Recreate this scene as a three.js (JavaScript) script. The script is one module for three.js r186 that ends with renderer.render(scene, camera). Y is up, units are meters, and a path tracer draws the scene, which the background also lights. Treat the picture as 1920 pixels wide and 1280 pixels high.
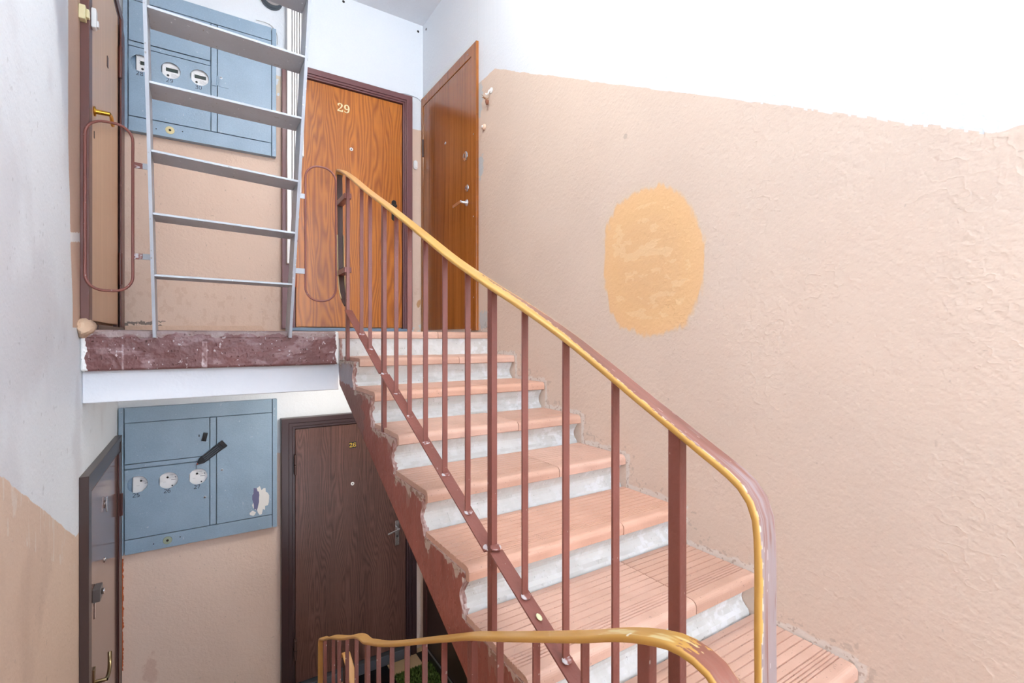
import * as THREE from 'three';
import { RoundedBoxGeometry } from 'three/addons/geometries/RoundedBoxGeometry.js';
import { TextGeometry } from 'three/addons/geometries/TextGeometry.js';
import { FontLoader } from 'three/addons/loaders/FontLoader.js';
import { mergeGeometries } from 'three/addons/utils/BufferGeometryUtils.js';

// ------------------------------------------------------------------ camera, sky, exposure
// X runs along the back wall, Y is measured from the eye, D is the depth towards the back wall (z = -D).
// H lifts everything so that the lower landing lies at y = 0.
const H = 2.845;
const YAW = Math.atan2(585, 909);
const scene = new THREE.Scene();
const camera = new THREE.PerspectiveCamera(2 * Math.atan(640 / 909) * 180 / Math.PI, 1.5, 0.05, 60);
camera.position.set(0, H, 0);
camera.rotation.y = -YAW;
camera.setViewOffset(1920, 1280, 0, 7, 1920, 1280);
scene.add(camera);
const renderer = new THREE.WebGLRenderer({ antialias: true });
renderer.toneMapping = THREE.LinearToneMapping;
renderer.toneMappingExposure = 1.27;
renderer.shadowMap.enabled = true;
scene.background = new THREE.Color().setRGB(9.0, 9.9, 11.2);      // bright overcast sky outside the landing windows

// ------------------------------------------------------------------ noise and textures
let seed = 7;
const rnd = () => { seed = (seed * 1664525 + 1013904223) >>> 0; return seed / 4294967296; };
const LAT = new Float32Array(65536).map(() => rnd());
function vn(x, y, p = 256) {
  let ix = Math.floor(x), iy = Math.floor(y);
  let fx = x - ix, fy = y - iy;
  fx = fx * fx * (3 - 2 * fx); fy = fy * fy * (3 - 2 * fy);
  const m = (a) => ((a % p) + p) % p & 255;
  const x0 = m(ix), x1 = m(ix + 1), y0 = m(iy) << 8, y1 = m(iy + 1) << 8;
  const a = LAT[x0 + y0], b = LAT[x1 + y0], c = LAT[x0 + y1], d = LAT[x1 + y1];
  return a + (b - a) * fx + (c - a) * fy + (a - b - c + d) * fx * fy;
}
function fbm(x, y, n = 4, p = 256) {
  let s = 0, a = 0.5, t = 0;
  for (let i = 0; i < n; i++) { s += a * vn(x + i * 17, y + i * 31, p); t += a; a *= 0.5; x *= 2; y *= 2; p *= 2; if (p > 256) p = 256; }
  return s / t;
}
const clamp = (x, a = 0, b = 1) => Math.min(b, Math.max(a, x));
const sm = (a, b, x) => { const t = clamp((x - a) / (b - a)); return t * t * (3 - 2 * t); };
const mix3 = (a, b, t) => [a[0] + (b[0] - a[0]) * t, a[1] + (b[1] - a[1]) * t, a[2] + (b[2] - a[2]) * t];
const mul3 = (a, k) => [a[0] * k, a[1] * k, a[2] * k];
// texture over the area [a0, a0+aw] x [b0, b0+bh] metres; fn(a, b) returns sRGB 0..255 or a grey level
function tex(w, h, [a0, b0, aw, bh], fn, { srgb = true, wrap = THREE.RepeatWrapping } = {}) {
  const d = new Uint8Array(w * h * 4);
  for (let j = 0; j < h; j++) for (let i = 0; i < w; i++) {
    const c = fn(a0 + (i + 0.5) / w * aw, b0 + (j + 0.5) / h * bh), k = (j * w + i) * 4;
    if (typeof c === 'number') d[k] = d[k + 1] = d[k + 2] = clamp(c) * 255;
    else { d[k] = clamp(c[0], 0, 255); d[k + 1] = clamp(c[1], 0, 255); d[k + 2] = clamp(c[2], 0, 255); }
    d[k + 3] = 255;
  }
  const t = new THREE.DataTexture(d, w, h);
  t.wrapS = t.wrapT = wrap; t.magFilter = THREE.LinearFilter; t.minFilter = THREE.LinearFilter;
  if (srgb) t.colorSpace = THREE.SRGBColorSpace;
  t.repeat.set(1 / aw, 1 / bh); t.offset.set(-a0 / aw, -b0 / bh);
  t.needsUpdate = true;
  return t;
}
const EDGE = { wrap: THREE.ClampToEdgeWrapping };
const mat = (color, roughness, more = {}) => new THREE.MeshStandardMaterial({ color, roughness, metalness: 0, ...more });

// ------------------------------------------------------------------ geometry helpers
const V = (X, Y, D) => new THREE.Vector3(X, Y, -D);
function metric(g) {                                                // uv in metres, by the way each face looks
  const n = g.index ? g.toNonIndexed() : g, p = n.attributes.position, uv = new Float32Array(p.count * 2);
  const a = new THREE.Vector3(), b = new THREE.Vector3(), c = new THREE.Vector3();
  for (let i = 0; i < p.count; i += 3) {
    a.fromBufferAttribute(p, i); b.fromBufferAttribute(p, i + 1).sub(a); c.fromBufferAttribute(p, i + 2).sub(a); b.cross(c);
    const nx = Math.abs(b.x), ny = Math.abs(b.y), nz = Math.abs(b.z);
    for (let k = 0; k < 3; k++) {
      const x = p.getX(i + k), y = p.getY(i + k), z = p.getZ(i + k), q = (i + k) * 2;
      if (nx >= ny && nx >= nz) { uv[q] = -z; uv[q + 1] = y; }
      else if (nz >= ny) { uv[q] = x; uv[q + 1] = y; }
      else { uv[q] = x; uv[q + 1] = -z; }
    }
  }
  n.setAttribute('uv', new THREE.BufferAttribute(uv, 2));
  return n;
}
function box(x0, x1, y0, y1, d0, d1, r = 0.0015) {
  const w = x1 - x0, h = y1 - y0, l = d1 - d0;
  const g = r > 0 ? new RoundedBoxGeometry(w, h, l, 2, Math.min(r, w / 2.1, h / 2.1, l / 2.1)) : new THREE.BoxGeometry(w, h, l);
  g.translate((x0 + x1) / 2, (y0 + y1) / 2, -(d0 + d1) / 2);
  return metric(g);
}
function bar(p, q, w, t, side = new THREE.Vector3(1, 0, 0), r = 0.001) { // a flat bar from p to q, w wide along side, t thick
  const y = q.clone().sub(p), L = y.length(); y.normalize();
  const z = side.clone().cross(y).normalize(), x = y.clone().cross(z);
  const g = r > 0 ? new RoundedBoxGeometry(w, L, t, 1, Math.min(r, t / 2.2)) : new THREE.BoxGeometry(w, L, t);
  g.applyMatrix4(new THREE.Matrix4().makeBasis(x, y, z).setPosition(p.clone().add(q).multiplyScalar(0.5)));
  return metric(g);
}
function shapeOf(pts, holes = []) {
  const s = new THREE.Shape(pts.map(([a, b]) => new THREE.Vector2(a, b)));
  for (const h of holes) s.holes.push(h instanceof THREE.Path ? h : new THREE.Path(h.map(([a, b]) => new THREE.Vector2(a, b))));
  return s;
}
function circle(x, y, r, k = 1) { const p = new THREE.Path(); p.absellipse(x, y, r, r * k, 0, Math.PI * 2, true); return p; }
// a profile in (D, Y) drawn out along X
function alongX(shape, x0, x1, seg = 6) {
  const g = new THREE.ExtrudeGeometry(shape, { depth: x1 - x0, bevelEnabled: false, curveSegments: seg });
  g.rotateY(Math.PI / 2); g.translate(x0, 0, 0);
  return g;
}
// a profile in (X, Y) whose front stands at depth d0
function plate(shape, d0, d1, bevel = 0.001, seg = 10) {
  const g = new THREE.ExtrudeGeometry(shape, { depth: d1 - d0 - 2 * bevel, bevelEnabled: bevel > 0, bevelThickness: bevel, bevelSize: bevel, bevelOffset: -bevel, bevelSegments: 2, curveSegments: seg });
  g.translate(0, 0, -d1 + bevel);
  return metric(g);
}
// a profile in (D, Y) on a side wall: x0 < x1
function sidePlate(shape, x0, x1, bevel = 0.001, seg = 8) {
  const g = new THREE.ExtrudeGeometry(shape, { depth: x1 - x0 - 2 * bevel, bevelEnabled: bevel > 0, bevelThickness: bevel, bevelSize: bevel, bevelOffset: -bevel, bevelSegments: 2, curveSegments: seg });
  g.rotateY(Math.PI / 2); g.translate(x0 + bevel, 0, 0);
  return metric(g);
}
function roundRect(w, t, r, n = 3) {                                 // counter-clockwise, starting at the middle of the right side
  const p = [[w / 2, 0]];
  for (const [cx, cy, a0] of [[1, 1, 0], [-1, 1, 90], [-1, -1, 180], [1, -1, 270]])
    for (let k = 0; k <= n; k++) { const a = (a0 + 90 * k / n) * Math.PI / 180; p.push([cx * (w / 2 - r) + r * Math.cos(a), cy * (t / 2 - r) + r * Math.sin(a)]); }
  return p;
}
// a closed profile swept along a path that lies in a plane of constant X; u = metres along it, v = share of the way round
function sweep(path, prof) {
  const m = prof.length, pos = [], uv = [], idx = [];
  const per = [0]; for (let j = 1; j <= m; j++) per.push(per[j - 1] + Math.hypot(prof[j % m][0] - prof[j - 1][0], prof[j % m][1] - prof[j - 1][1]));
  let L = 0;
  for (let i = 0; i < path.length; i++) {
    const t = path[Math.min(i + 1, path.length - 1)].clone().sub(path[Math.max(i - 1, 0)]).normalize();
    const n = new THREE.Vector3(0, t.z, -t.y).normalize();
    if (i) L += path[i].distanceTo(path[i - 1]);
    for (let j = 0; j <= m; j++) { const [a, b] = prof[j % m]; pos.push(path[i].x + a, path[i].y + n.y * b, path[i].z + n.z * b); uv.push(L, per[j] / per[m]); }
  }
  const w = m + 1;
  for (let i = 0; i + 1 < path.length; i++) for (let j = 0; j < m; j++) { const k = i * w + j; idx.push(k, k + 1, k + w, k + 1, k + w + 1, k + w); }
  for (const e of [0, path.length - 1]) {
    const c = pos.length / 3; pos.push(path[e].x, path[e].y, path[e].z); uv.push(e ? L : 0, 0.25);
    for (let j = 0; j < m; j++) { const k = e * w + j; idx.push(...(e ? [c, k, k + 1] : [c, k + 1, k])); }
  }
  const g = new THREE.BufferGeometry();
  g.setAttribute('position', new THREE.Float32BufferAttribute(pos, 3)); g.setAttribute('uv', new THREE.Float32BufferAttribute(uv, 2)); g.setIndex(idx);
  g.computeVertexNormals();
  return g;
}
const smooth = (pts, n, tension = 0.5) => new THREE.CatmullRomCurve3(pts.map((p) => V(...p)), false, 'centripetal', tension).getSpacedPoints(n);
function rod(pts, r, n = 60, closed = false, rs = 8) { return metric(new THREE.TubeGeometry(new THREE.CatmullRomCurve3(pts.map((p) => V(...p)), closed, 'catmullrom', 0.5), n, r, rs, closed)); }
function lathe(pts, seg = 20) { return new THREE.LatheGeometry(pts.map(([a, b]) => new THREE.Vector2(a, b)), seg); }
// a turned piece whose axis points out of a wall: face 'back' looks to the viewer, 'right' looks to -X, 'left' to +X
function knobOn(face, X, Y, D, pts, seg = 20) {
  const g = lathe(pts, seg);
  if (face === 'back') g.rotateX(Math.PI / 2); else g.rotateZ(face === 'right' ? Math.PI / 2 : -Math.PI / 2);
  g.translate(X, Y, -D);
  return metric(g);
}
const disc = (r, t, e = 0.0015) => [[0, 0], [r, 0], [r, t - e], [r - e, t], [0, t]];
function merge(list) { return mergeGeometries(list.map((g) => { const n = g.index ? g.toNonIndexed() : g; for (const k of Object.keys(n.attributes)) if (!['position', 'normal', 'uv'].includes(k)) n.deleteAttribute(k); return n; })); }

// ------------------------------------------------------------------ things, parts, the setting
const used = {};
function numbered(name) { const n = used[name] = (used[name] ?? -1) + 1; return n ? `${name}_${String(n).padStart(3, '0')}` : name; }
function thing(name, label, category, [X, Y, D], group) {
  const o = new THREE.Group(); o.name = numbered(name); scene.add(o);
  o.position.set(X, Y + H, -D); o.userData = { label, category };
  if (group) o.userData.group = group;
  o.base = new THREE.Vector3(X, Y, -D);
  return o;
}
function struct(name, geo, m, label) {                              // one mesh of the setting
  const o = new THREE.Mesh(geo, m); o.name = numbered(name); o.position.y = H; o.userData = { kind: 'structure' };
  if (label) o.userData.label = label;
  o.castShadow = o.receiveShadow = true; scene.add(o); o.base = new THREE.Vector3();
  return o;
}
function setting(name, base, label) { const o = thing(name, label, undefined, base); o.userData = { kind: 'structure', label }; return o; }
function part(parent, name, geo, m, label) {                        // geometry in X, Y, -D; parents carry their base
  geo.translate(-parent.base.x, -parent.base.y, -parent.base.z);
  const o = new THREE.Mesh(geo, m); o.name = name; o.castShadow = o.receiveShadow = true; o.base = parent.base;
  if (label) o.userData.label = label;
  parent.add(o);
  return o;
}
function twin(root, [X, Y, D], label, turn = 0) {
  const r = root.clone(); r.name = numbered(root.name.replace(/_\d+$/, '')); r.position.set(X, Y + H, -D); r.rotation.y = turn;
  r.userData = { ...root.userData, label }; scene.add(r);
  return r;
}
function lone(name, label, category, geo, m, group) {
  geo.computeBoundingBox(); const c = geo.boundingBox.getCenter(new THREE.Vector3());
  geo.translate(-c.x, -c.y, -c.z);
  const o = new THREE.Mesh(geo, m); o.name = numbered(name); o.position.set(c.x, c.y + H, c.z); o.castShadow = o.receiveShadow = true;
  o.userData = { label, category }; if (group) o.userData.group = group; scene.add(o);
  return o;
}

// ------------------------------------------------------------------ sizes of the place
const XL = -0.465, XR = 1.727, DB = 4.2, TOP = 2.869, DF = -2.2;
const RUN = 0.327, RISE = 0.1515;
const Dn = (i) => 2.975 - RUN * i, Yn = (i) => 0.04 - RISE * i;     // nosings of the flight, from the upper landing down
const HALF = Yn(10), LOW = HALF - RISE * 9;                          // half landing, lower landing

// ------------------------------------------------------------------ plaster and paint
const WHITE = [226, 232, 238], BEIGE = [219, 199, 182];
const plasterBump = tex(1024, 1024, [0, 0, 1.0, 1.0], (a, b) => {  // oil paint over rolled plaster: fine peel, a few trowel nicks
  const wa = a * 1, n = fbm(wa * 64, b * 64, 3, 64), m = fbm(a * 128 + 5, b * 128, 2, 128), k = fbm(a * 12, b * 12, 3, 12);
  const st = 1 - Math.abs(2 * fbm(a * 22 + 3, b * 26, 3, 22) - 1), on = sm(0.5, 0.7, fbm(a * 5 + 1, b * 5, 2, 5));
  return 0.5 * n + 0.22 * m + 0.25 * k + 0.22 * Math.pow(st, 9) * on;
}, { srgb: false });
const wallMat = (map, rough = 0.62, depth = 0.0022) => mat(0xffffff, rough, { map, bumpMap: plasterBump, bumpScale: depth });
const speck = (c, a, b, k = 10) => { const n = fbm(a * 3, b * 3, 4) - 0.5, f = vn(a * 420, b * 420) - 0.5; return [c[0] + n * k + f * 5, c[1] + n * k + f * 5, c[2] + n * k * 0.9 + f * 5]; };

const rightMap = tex(2048, 2048, [0, -1.35, 3.3, 3.45], (d, y) => {
  let line = d < 0.384 ? 0.53 : d > 2.9 ? 1.874 : 0.53 + (d - 0.384) * 0.5335;
  line += (fbm(d * 22, 3.3, 3) - 0.5) * 0.014 + (d < 1 ? (vn(d * 90, 8) > 0.7 ? -0.006 : 0) : 0);
  const seam = sm(0.55, 0.8, fbm(d * 40, y * 40, 3));
  if (y > line) {
    let c = speck(WHITE, d, y, 5);
    if (d > 3.125 && d < 3.19 && y > 1.86) c = mix3(c, [205, 205, 203], seam);
    return c;
  }
  let c = speck(BEIGE, d, y, 9);
  c = mix3(c, [226, 203, 184], sm(0.5, 0.75, fbm(d * 1.7 + 9, y * 1.7, 3)) * 0.5);
  // repainted oval patch, brushed on
  const q = Math.pow(Math.pow(Math.abs((d - 1.535 - (y - 0.35) * 0.06) / 0.288), 2.7) + Math.pow(Math.abs((y - 0.35) / 0.335), 2.5), 1 / 2.6);
  const e = q + (fbm(d * 26, y * 12, 3) - 0.5) * 0.16 + (vn(d * 70, y * 22) - 0.5) * 0.05;
  if (e < 1.03) {
    const str = fbm(d * 12, y * 55, 3), inner = sm(0.75, 0.5, q);
    c = mix3(c, mix3([233, 190, 140], [227, 184, 138], inner * str), sm(1.03, 0.96, e));
    if (q < 0.8 && fbm(d * 14 + 4, y * 26, 4) > 0.62) c = mix3(c, [240, 208, 166], 0.45);
  }
  // grey filler beside the wooden door
  for (const [pd, py, rd, ry] of [[3.125, 1.76, 0.055, 0.15], [3.105, 1.245, 0.05, 0.095], [3.07, 0.115, 0.075, 0.09]]) {
    const g = Math.hypot((d - pd) / rd, (y - py) / ry) + (fbm(d * 60, y * 45, 3) - 0.5) * 0.9;
    if (g < 0.95) c = mix3(c, [196, 200, 200], sm(0.95, 0.8, g));
  }
  // crumbling cement where the steps meet the wall
  const i = Math.floor((2.975 - d) / RUN) + 1, tread = i < 1 ? 0.04 : Yn(i), up = y - tread, ahead = d - Dn(i);
  const near = Math.min(up > -0.02 ? Math.abs(up) : 9, (i >= 1 && y < Yn(i - 1) + 0.01) ? Math.abs(Dn(i - 1) - d) : 9);
  const rag = 0.012 + fbm(d * 30, y * 30, 3) * 0.03;
  if (near < rag) c = mix3(c, fbm(d * 90, y * 90, 2) > 0.7 ? [196, 178, 164] : [224, 214, 204], sm(rag, rag * 0.7, near));
  else if (near < rag * 2.2 && fbm(d * 55 + 7, y * 55, 3) > 0.63) c = mul3(c, 0.93);
  if (fbm(d * 60 + 31, y * 60, 2) > 0.93) c = mul3(c, 0.93);
  if (Math.hypot(d - 1.672, y - 0.972) < 0.013) c = mul3(c, 0.9);
  return c;
}, EDGE);
const leftMap = tex(2048, 2048, [-1.0, -2.9, 5.2, 4.6], (d, y) => {
  const edge = 2.719 + sm(0.86, 0.5, y) * 0.035 + sm(0.5, 0.1, y) * 0.05 + (fbm(1, y * 20, 3) - 0.5) * 0.006;
  let c = speck(WHITE, d, y, 7);
  if (y > 0.045 && d > edge) {
    c = speck([202, 172, 152], d, y, 10);
    if (Math.abs(y - 0.423 - (d - 2.719) * 0.167) < 0.021 + (fbm(d * 60, 2, 2) - 0.5) * 0.006) c = speck([236, 236, 236], d, y, 4);
    return c;
  }
  const line = (d < 0.36 ? 0.422 : d < 2.85 ? -0.379 - (d - 1.893) * 0.5225 : -0.885) + (fbm(d * 20, 9, 3) - 0.5) * 0.012;
  if (y < line) {
    c = speck([214, 189, 169], d, y, 12);  // lower beige, raised in colour to make up for dim light here
    c = mix3(c, [198, 172, 153], sm(0.52, 0.72, fbm(d * 4 + 2, y * 2.4, 4)) * 0.7);
    if (y > line - 0.16 && fbm(d * 50, y * 9, 3) > 0.66) c = mix3(c, [222, 214, 206], 0.5);
    if (d > 4.13) c = mix3(c, [188, 96, 46], sm(0.5, 0.62, fbm(d * 60, y * 30, 3)));
  } else c = mix3(c, [206, 208, 214], sm(0.5, 0.75, fbm(d * 3.1 + 3, y * 2.1, 4)) * 0.6);
  if (fbm(d * 45 + 11, y * 30, 3) > 0.83) c = mul3(c, 0.92);
  return c;
}, EDGE);
const backMap = tex(1024, 2048, [-0.47, -2.9, 2.2, 5.8], (x, y) => {
  const low = y < -0.1, line = (low ? -0.905 : 1.9) + (fbm(x * 16, 4, 3) - 0.5) * 0.012 - (!low && x > 1.6 ? (x - 1.6) * -0.05 : 0);
  if (y > line) {
    let c = speck(WHITE, x, y, 6);
    if (!low && x > 0.49 && x < 0.54 && y < 2.06 && fbm(x * 30, y * 18, 2) > 0.45) c = [226, 212, 190];
    return c;
  }
  let c = speck(low ? [229, 205, 189] : [219, 192, 172], x, y, 10);  // lower landing beige painted brighter to offset the weak light there
  if (!low) {
    if (y < 0.45 && fbm(x * 34, y * 20, 4) > 0.66 - y * 0.1) c = mix3(c, [196, 160, 134], 0.25);
    if (y < 0.12 && x < -0.2 && fbm(x * 30, y * 60, 3) > 0.56) c = mix3(c, [92, 84, 78], 0.7);
    if (x > 1.6 && Math.hypot((x - 1.69) / 0.03, (y - 0.32) / 0.06) + fbm(x * 80, y * 40, 3) < 1.1) c = [188, 142, 96];
    if (x > 1.6 && y < 0.13 && fbm(x * 40, y * 40, 3) > 0.45) c = [204, 204, 200];
  } else {
    const q = Math.hypot((x + 0.29) / 0.05, (y + 2.31) / 0.11) + (fbm(x * 40, y * 26, 3) - 0.5) * 1.2;
    if (q < 1) c = mix3(c, [206, 170, 154], sm(1, 0.6, q) * 0.5);
    if (x < -0.444 + fbm(y * 50, 3, 3) * 0.012 && y > -2.26 && y < -1.5) c = mix3([206, 104, 44], [150, 70, 40], fbm(x * 200, y * 90, 2));
  }
  if (fbm(x * 50 + 5, y * 50, 2) > 0.9) c = mul3(c, 0.9);
  return c;
}, EDGE);
const whiteMap = tex(512, 512, [0, 0, 2, 2], (a, b) => { const n = fbm(a * 4, b * 4, 4, 8) - 0.5; return [227 + n * 8, 231 + n * 8, 237 + n * 8]; });
const plainWhite = wallMat(whiteMap, 0.9, 0.0012);
const concMap = tex(1024, 1024, [0, 0, 1.2, 1.2], (a, b) => {
  const n = fbm(a * 6.67, b * 6.67, 5, 8), f = fbm(a * 60, b * 60, 3, 72);
  let c = [212 + (n - 0.5) * 34, 211 + (n - 0.5) * 33, 207 + (n - 0.5) * 32];
  if (f > 0.86) c = mul3(c, 0.75); else if (f < 0.2) c = [238, 238, 236];
  if (fbm(a * 20 + 3, b * 40, 3, 48) > 0.74) c = mul3(c, 0.88);
  return c;
});
const concBump = tex(512, 512, [0, 0, 0.6, 0.6], (a, b) => { const f = fbm(a * 40, b * 40, 3, 24), h = fbm(a * 100, b * 60, 2, 60); return 0.55 * fbm(a * 13.3, b * 20, 4, 8) + 0.3 * f + (h > 0.84 ? -0.3 : 0) + 0.15 * h; }, { srgb: false });
const concrete = mat(0xffffff, 0.85, { map: concMap, bumpMap: concBump, bumpScale: 0.006 });
const floorConcrete = mat(0xe0d8d0, 0.8, { map: concMap, bumpMap: concBump, bumpScale: 0.003 });

// ------------------------------------------------------------------ the room
struct('wall_right', box(XR, XR + 0.25, HALF - 2.95, TOP + 0.2, DF - 0.25, DB + 0.2, 0), wallMat(rightMap, 0.6, 0.0026));
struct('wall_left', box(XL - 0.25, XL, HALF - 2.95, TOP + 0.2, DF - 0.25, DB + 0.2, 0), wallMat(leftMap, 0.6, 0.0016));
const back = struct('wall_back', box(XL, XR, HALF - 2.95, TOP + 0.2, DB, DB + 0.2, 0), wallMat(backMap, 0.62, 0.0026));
struct('ceiling', box(XL, XR, TOP, TOP + 0.2, DF, DB, 0), wallMat(whiteMap, 0.9, 0.003));
struct('floor', box(XL, XR, HALF - 2.95, HALF - 2.885, DF, DB, 0), floorConcrete);
const WX0 = 0.12, WX1 = 1.64, WY0 = -0.45, WY1 = 2.6;
const hole = (y0) => [[WX0, WY0 + y0], [WX0, WY1 + y0], [WX1, WY1 + y0], [WX1, WY0 + y0]];
const hole2 = hole(-2.885).map(([x, y]) => [x === WX0 ? -0.36 : x, Math.min(y, HALF - 0.3)]);
struct('wall_front', plate(shapeOf([[XL - 0.25, HALF - 2.95], [XR + 0.25, HALF - 2.95], [XR + 0.25, TOP + 0.2], [XL - 0.25, TOP + 0.2]], [hole(0), hole2]), DF - 0.25, DF, 0), plainWhite);
const frameWhite = mat(0xe8e8e4, 0.45), glass = new THREE.MeshPhysicalMaterial({ color: 0xffffff, roughness: 0, transmission: 1, thickness: 0, ior: 1.5 });
for (const [n, dy] of [[1, 0], [2, -2.885]]) {                        // the landing windows that light the stairwell
  const w = setting(`window_${n}`, [0.12, WY0 + dy, DF - 0.16], 'white framed stairwell window');
  const y0 = WY0 + dy, y1 = n === 1 ? WY1 : HALF - 0.3, f = 0.055, a0 = n === 1 ? WX0 : -0.36, c = (a0 + WX1) / 2;
  part(w, 'window_frame', merge([box(a0, WX1, y0, y0 + f, DF - 0.19, DF - 0.12), box(a0, WX1, y1 - f, y1, DF - 0.19, DF - 0.12), box(a0, a0 + f, y0 + f, y1 - f, DF - 0.19, DF - 0.12), box(WX1 - f, WX1, y0 + f, y1 - f, DF - 0.19, DF - 0.12), box(c - f / 2, c + f / 2, y0 + f, y1 - f, DF - 0.19, DF - 0.12)]), frameWhite);
  part(w, 'pane', box(a0 + f, c - f / 2, y0 + f, y1 - f, DF - 0.158, DF - 0.154, 0), glass);
  part(w, 'pane', box(c + f / 2, WX1 - f, y0 + f, y1 - f, DF - 0.158, DF - 0.154, 0), glass);
}

// ------------------------------------------------------------------ brown paint, other paints
const BROWN = [138, 82, 72];
const brownMap = tex(512, 512, [0, 0, 0.8, 0.8], (a, b) => {
  const n = fbm(a * 10, b * 10, 4, 8) - 0.5, s = fbm(a * 80, b * 80, 2, 64);
  let c = [BROWN[0] + n * 22, BROWN[1] + n * 18, BROWN[2] + n * 18];
  if (s > 0.9) c = [180, 158, 152];
  return c;
});
const brownBump = tex(512, 512, [0, 0, 0.4, 0.4], (a, b) => 0.6 * fbm(a * 60, b * 25, 3, 24) + 0.4 * fbm(a * 160, b * 160, 2, 64), { srgb: false });
const brown = mat(0xffffff, 0.38, { map: brownMap, bumpMap: brownBump, bumpScale: 0.0012 });
const scuffMap = tex(256, 256, [0, 0, 0.12, 0.12], (a, b) => mix3(BROWN, [206, 198, 200], sm(0.42, 0.62, fbm(a * 67, b * 67, 3, 8))));
const scuffed = mat(0xffffff, 0.5, { map: scuffMap, bumpMap: brownBump, bumpScale: 0.002 });
const darkBrown = mat(0x4a322c, 0.4, { bumpMap: brownBump, bumpScale: 0.001 });
const slabMap = tex(2048, 256, [-0.47, -0.17, 1.25, 0.22], (x, y) => {
  const n = fbm(x * 8, y * 8, 4) - 0.5;
  let c = [110 + n * 30, 68 + n * 24, 66 + n * 24];
  const rub = fbm(x * 14 + 2, y * 30, 4) + sm(-0.03, 0.03, y) * 0.14 + (x < 0.02 ? 0.07 : 0) - (y < -0.09 ? 0.08 : 0);
  if (rub > 0.55) c = mix3(c, [150, 124, 126], sm(0.55, 0.75, rub) * 0.7);
  if (fbm(x * 90, y * 60, 3) > 0.785) c = mix3(c, [206, 198, 200], 0.7);
  if (y > 0.012 + (fbm(x * 25, 1, 3) - 0.5) * 0.05) c = mix3(c, [164, 150, 144], 0.6);
  if (Math.abs(x - 0.02) < 0.012 && y < -0.02 || Math.abs(x + 0.31) < 0.004 && y < -0.03) c = mix3(c, [190, 172, 174], fbm(x * 90, y * 60, 2));
  const l = x + (fbm(3, y * 40, 3) - 0.5) * 0.02;
  if (l < -0.442 || l > 0.672) c = speck([236, 236, 235], x, y, 14);
  return c;
}, EDGE);
const slabFront = mat(0xffffff, 0.45, { map: slabMap, bumpMap: concBump, bumpScale: 0.012 });

// upper landing, its beam, the half landing
const topFloor = mat(0xa79d94, 0.75, { map: concMap, bumpMap: concBump, bumpScale: 0.004 });
{
  const g = new RoundedBoxGeometry(0.688 - XL, 0.195, DB - 2.95, 3, 0.012); g.translate((XL + 0.688) / 2, 0.0375 - 0.0975, -(DB + 2.95) / 2);
  struct('landing_slab', merge([metric(g), box(0.68, XR, -0.157, 0.02, 3.0, DB, 0)]), slabFront, 'brown painted concrete landing edge with scuffs');
}
struct('beam', box(XL, 0.70, -0.31, -0.155, 3.0, 3.3, 0.006), plainWhite, 'whitewashed beam under the brown landing edge');
struct('half_landing_slab', box(XL, XR, HALF - 0.18, HALF, DF, 0.0, 0), floorConcrete, 'half landing floor');
{
  const g = new THREE.IcosahedronGeometry(0.06, 3), p = g.attributes.position;
  for (let i = 0; i < p.count; i++) { const k = 0.8 + fbm(p.getX(i) * 30 + 9, p.getY(i) * 30 + p.getZ(i) * 20, 3) * 0.5; p.setXYZ(i, p.getX(i) * k * 0.62, p.getY(i) * k * 0.72, p.getZ(i) * k * 1.5); }
  g.computeVertexNormals(); g.translate(-0.45, 0.045, -2.98);
  lone('plaster_lump', 'beige plaster lump on the corner of the brown landing edge', 'plaster', metric(g), mat(0xcdb096, 0.8, { bumpMap: concBump, bumpScale: 0.006 }));
}
struct('baseboard_back', plate(shapeOf([[-0.43, 0.03], [0.44, 0.03], [0.40, 0.092], [-0.43, 0.082]]), 4.178, 4.2, 0.003), wallMat(tex(128, 32, [-0.5, 0, 1, 0.1], (a, b) => speck([216, 184, 160], a * 3, b * 3, 14), EDGE), 0.6, 0.004));

// ------------------------------------------------------------------ the stairs
const SX = 0.70;
const sideMap = tex(2048, 1024, [0.0, -1.75, 3.1, 1.85], (d, y) => {
  const n = fbm(d * 5, y * 5, 4) - 0.5, v = fbm(d * 40, y * 4, 3) - 0.5;
  let c = [156 + n * 26 + v * 14, 92 + n * 18 + v * 9, 78 + n * 16 + v * 9];
  if (fbm(d * 120, y * 60, 2) > 0.92) c = [176, 140, 128];
  // grey cement at the head of the flight with paint run down over it
  const drip = fbm(d * 26, 2.2, 3) * 0.22;
  if (d > 2.5 + (fbm(y * 14, 6, 3) - 0.5) * 0.22) {
    c = y > -0.06 - drip * 0.6 ? [124 + n * 50, 102 + n * 40, 94 + n * 40] : [160 + n * 26, 154 + n * 24, 160 + n * 24];
    if (y < -0.24 - drip * 0.2) c = [140 + n * 30, 96 + n * 20, 86 + n * 20];
  }
  // chipped paint below the tile edges
  const i = Math.max(1, Math.ceil((2.975 + 0.02 - d) / RUN)), top = Yn(i) - 0.02, under = top - y;
  const chip = 0.005 + Math.max(0, fbm(d * 26, 4, 4) - 0.42) * 0.09 + (d > 1.75 ? 0.02 * fbm(d * 12, 8, 2) : 0);
  if (under < chip) c = mix3(c, fbm(d * 60, y * 60, 3) > 0.56 ? [160, 134, 116] : [206, 196, 182], 0.8);
  else if (under < chip * 3 && fbm(d * 34, y * 14, 4) > 0.58) c = mix3(c, [170, 140, 128], 0.45);
  const fr = d - (Dn(i) + 0.02), fw = 0.012 + 0.016 * fbm(3, y * 30, 3);
  if (fr > 0 && fr < fw && under > 0.02 && under < RISE) c = fbm(d * 60, y * 60, 2) > 0.5 ? [190, 150, 146] : [222, 216, 210];
  return c;
}, EDGE);
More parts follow.
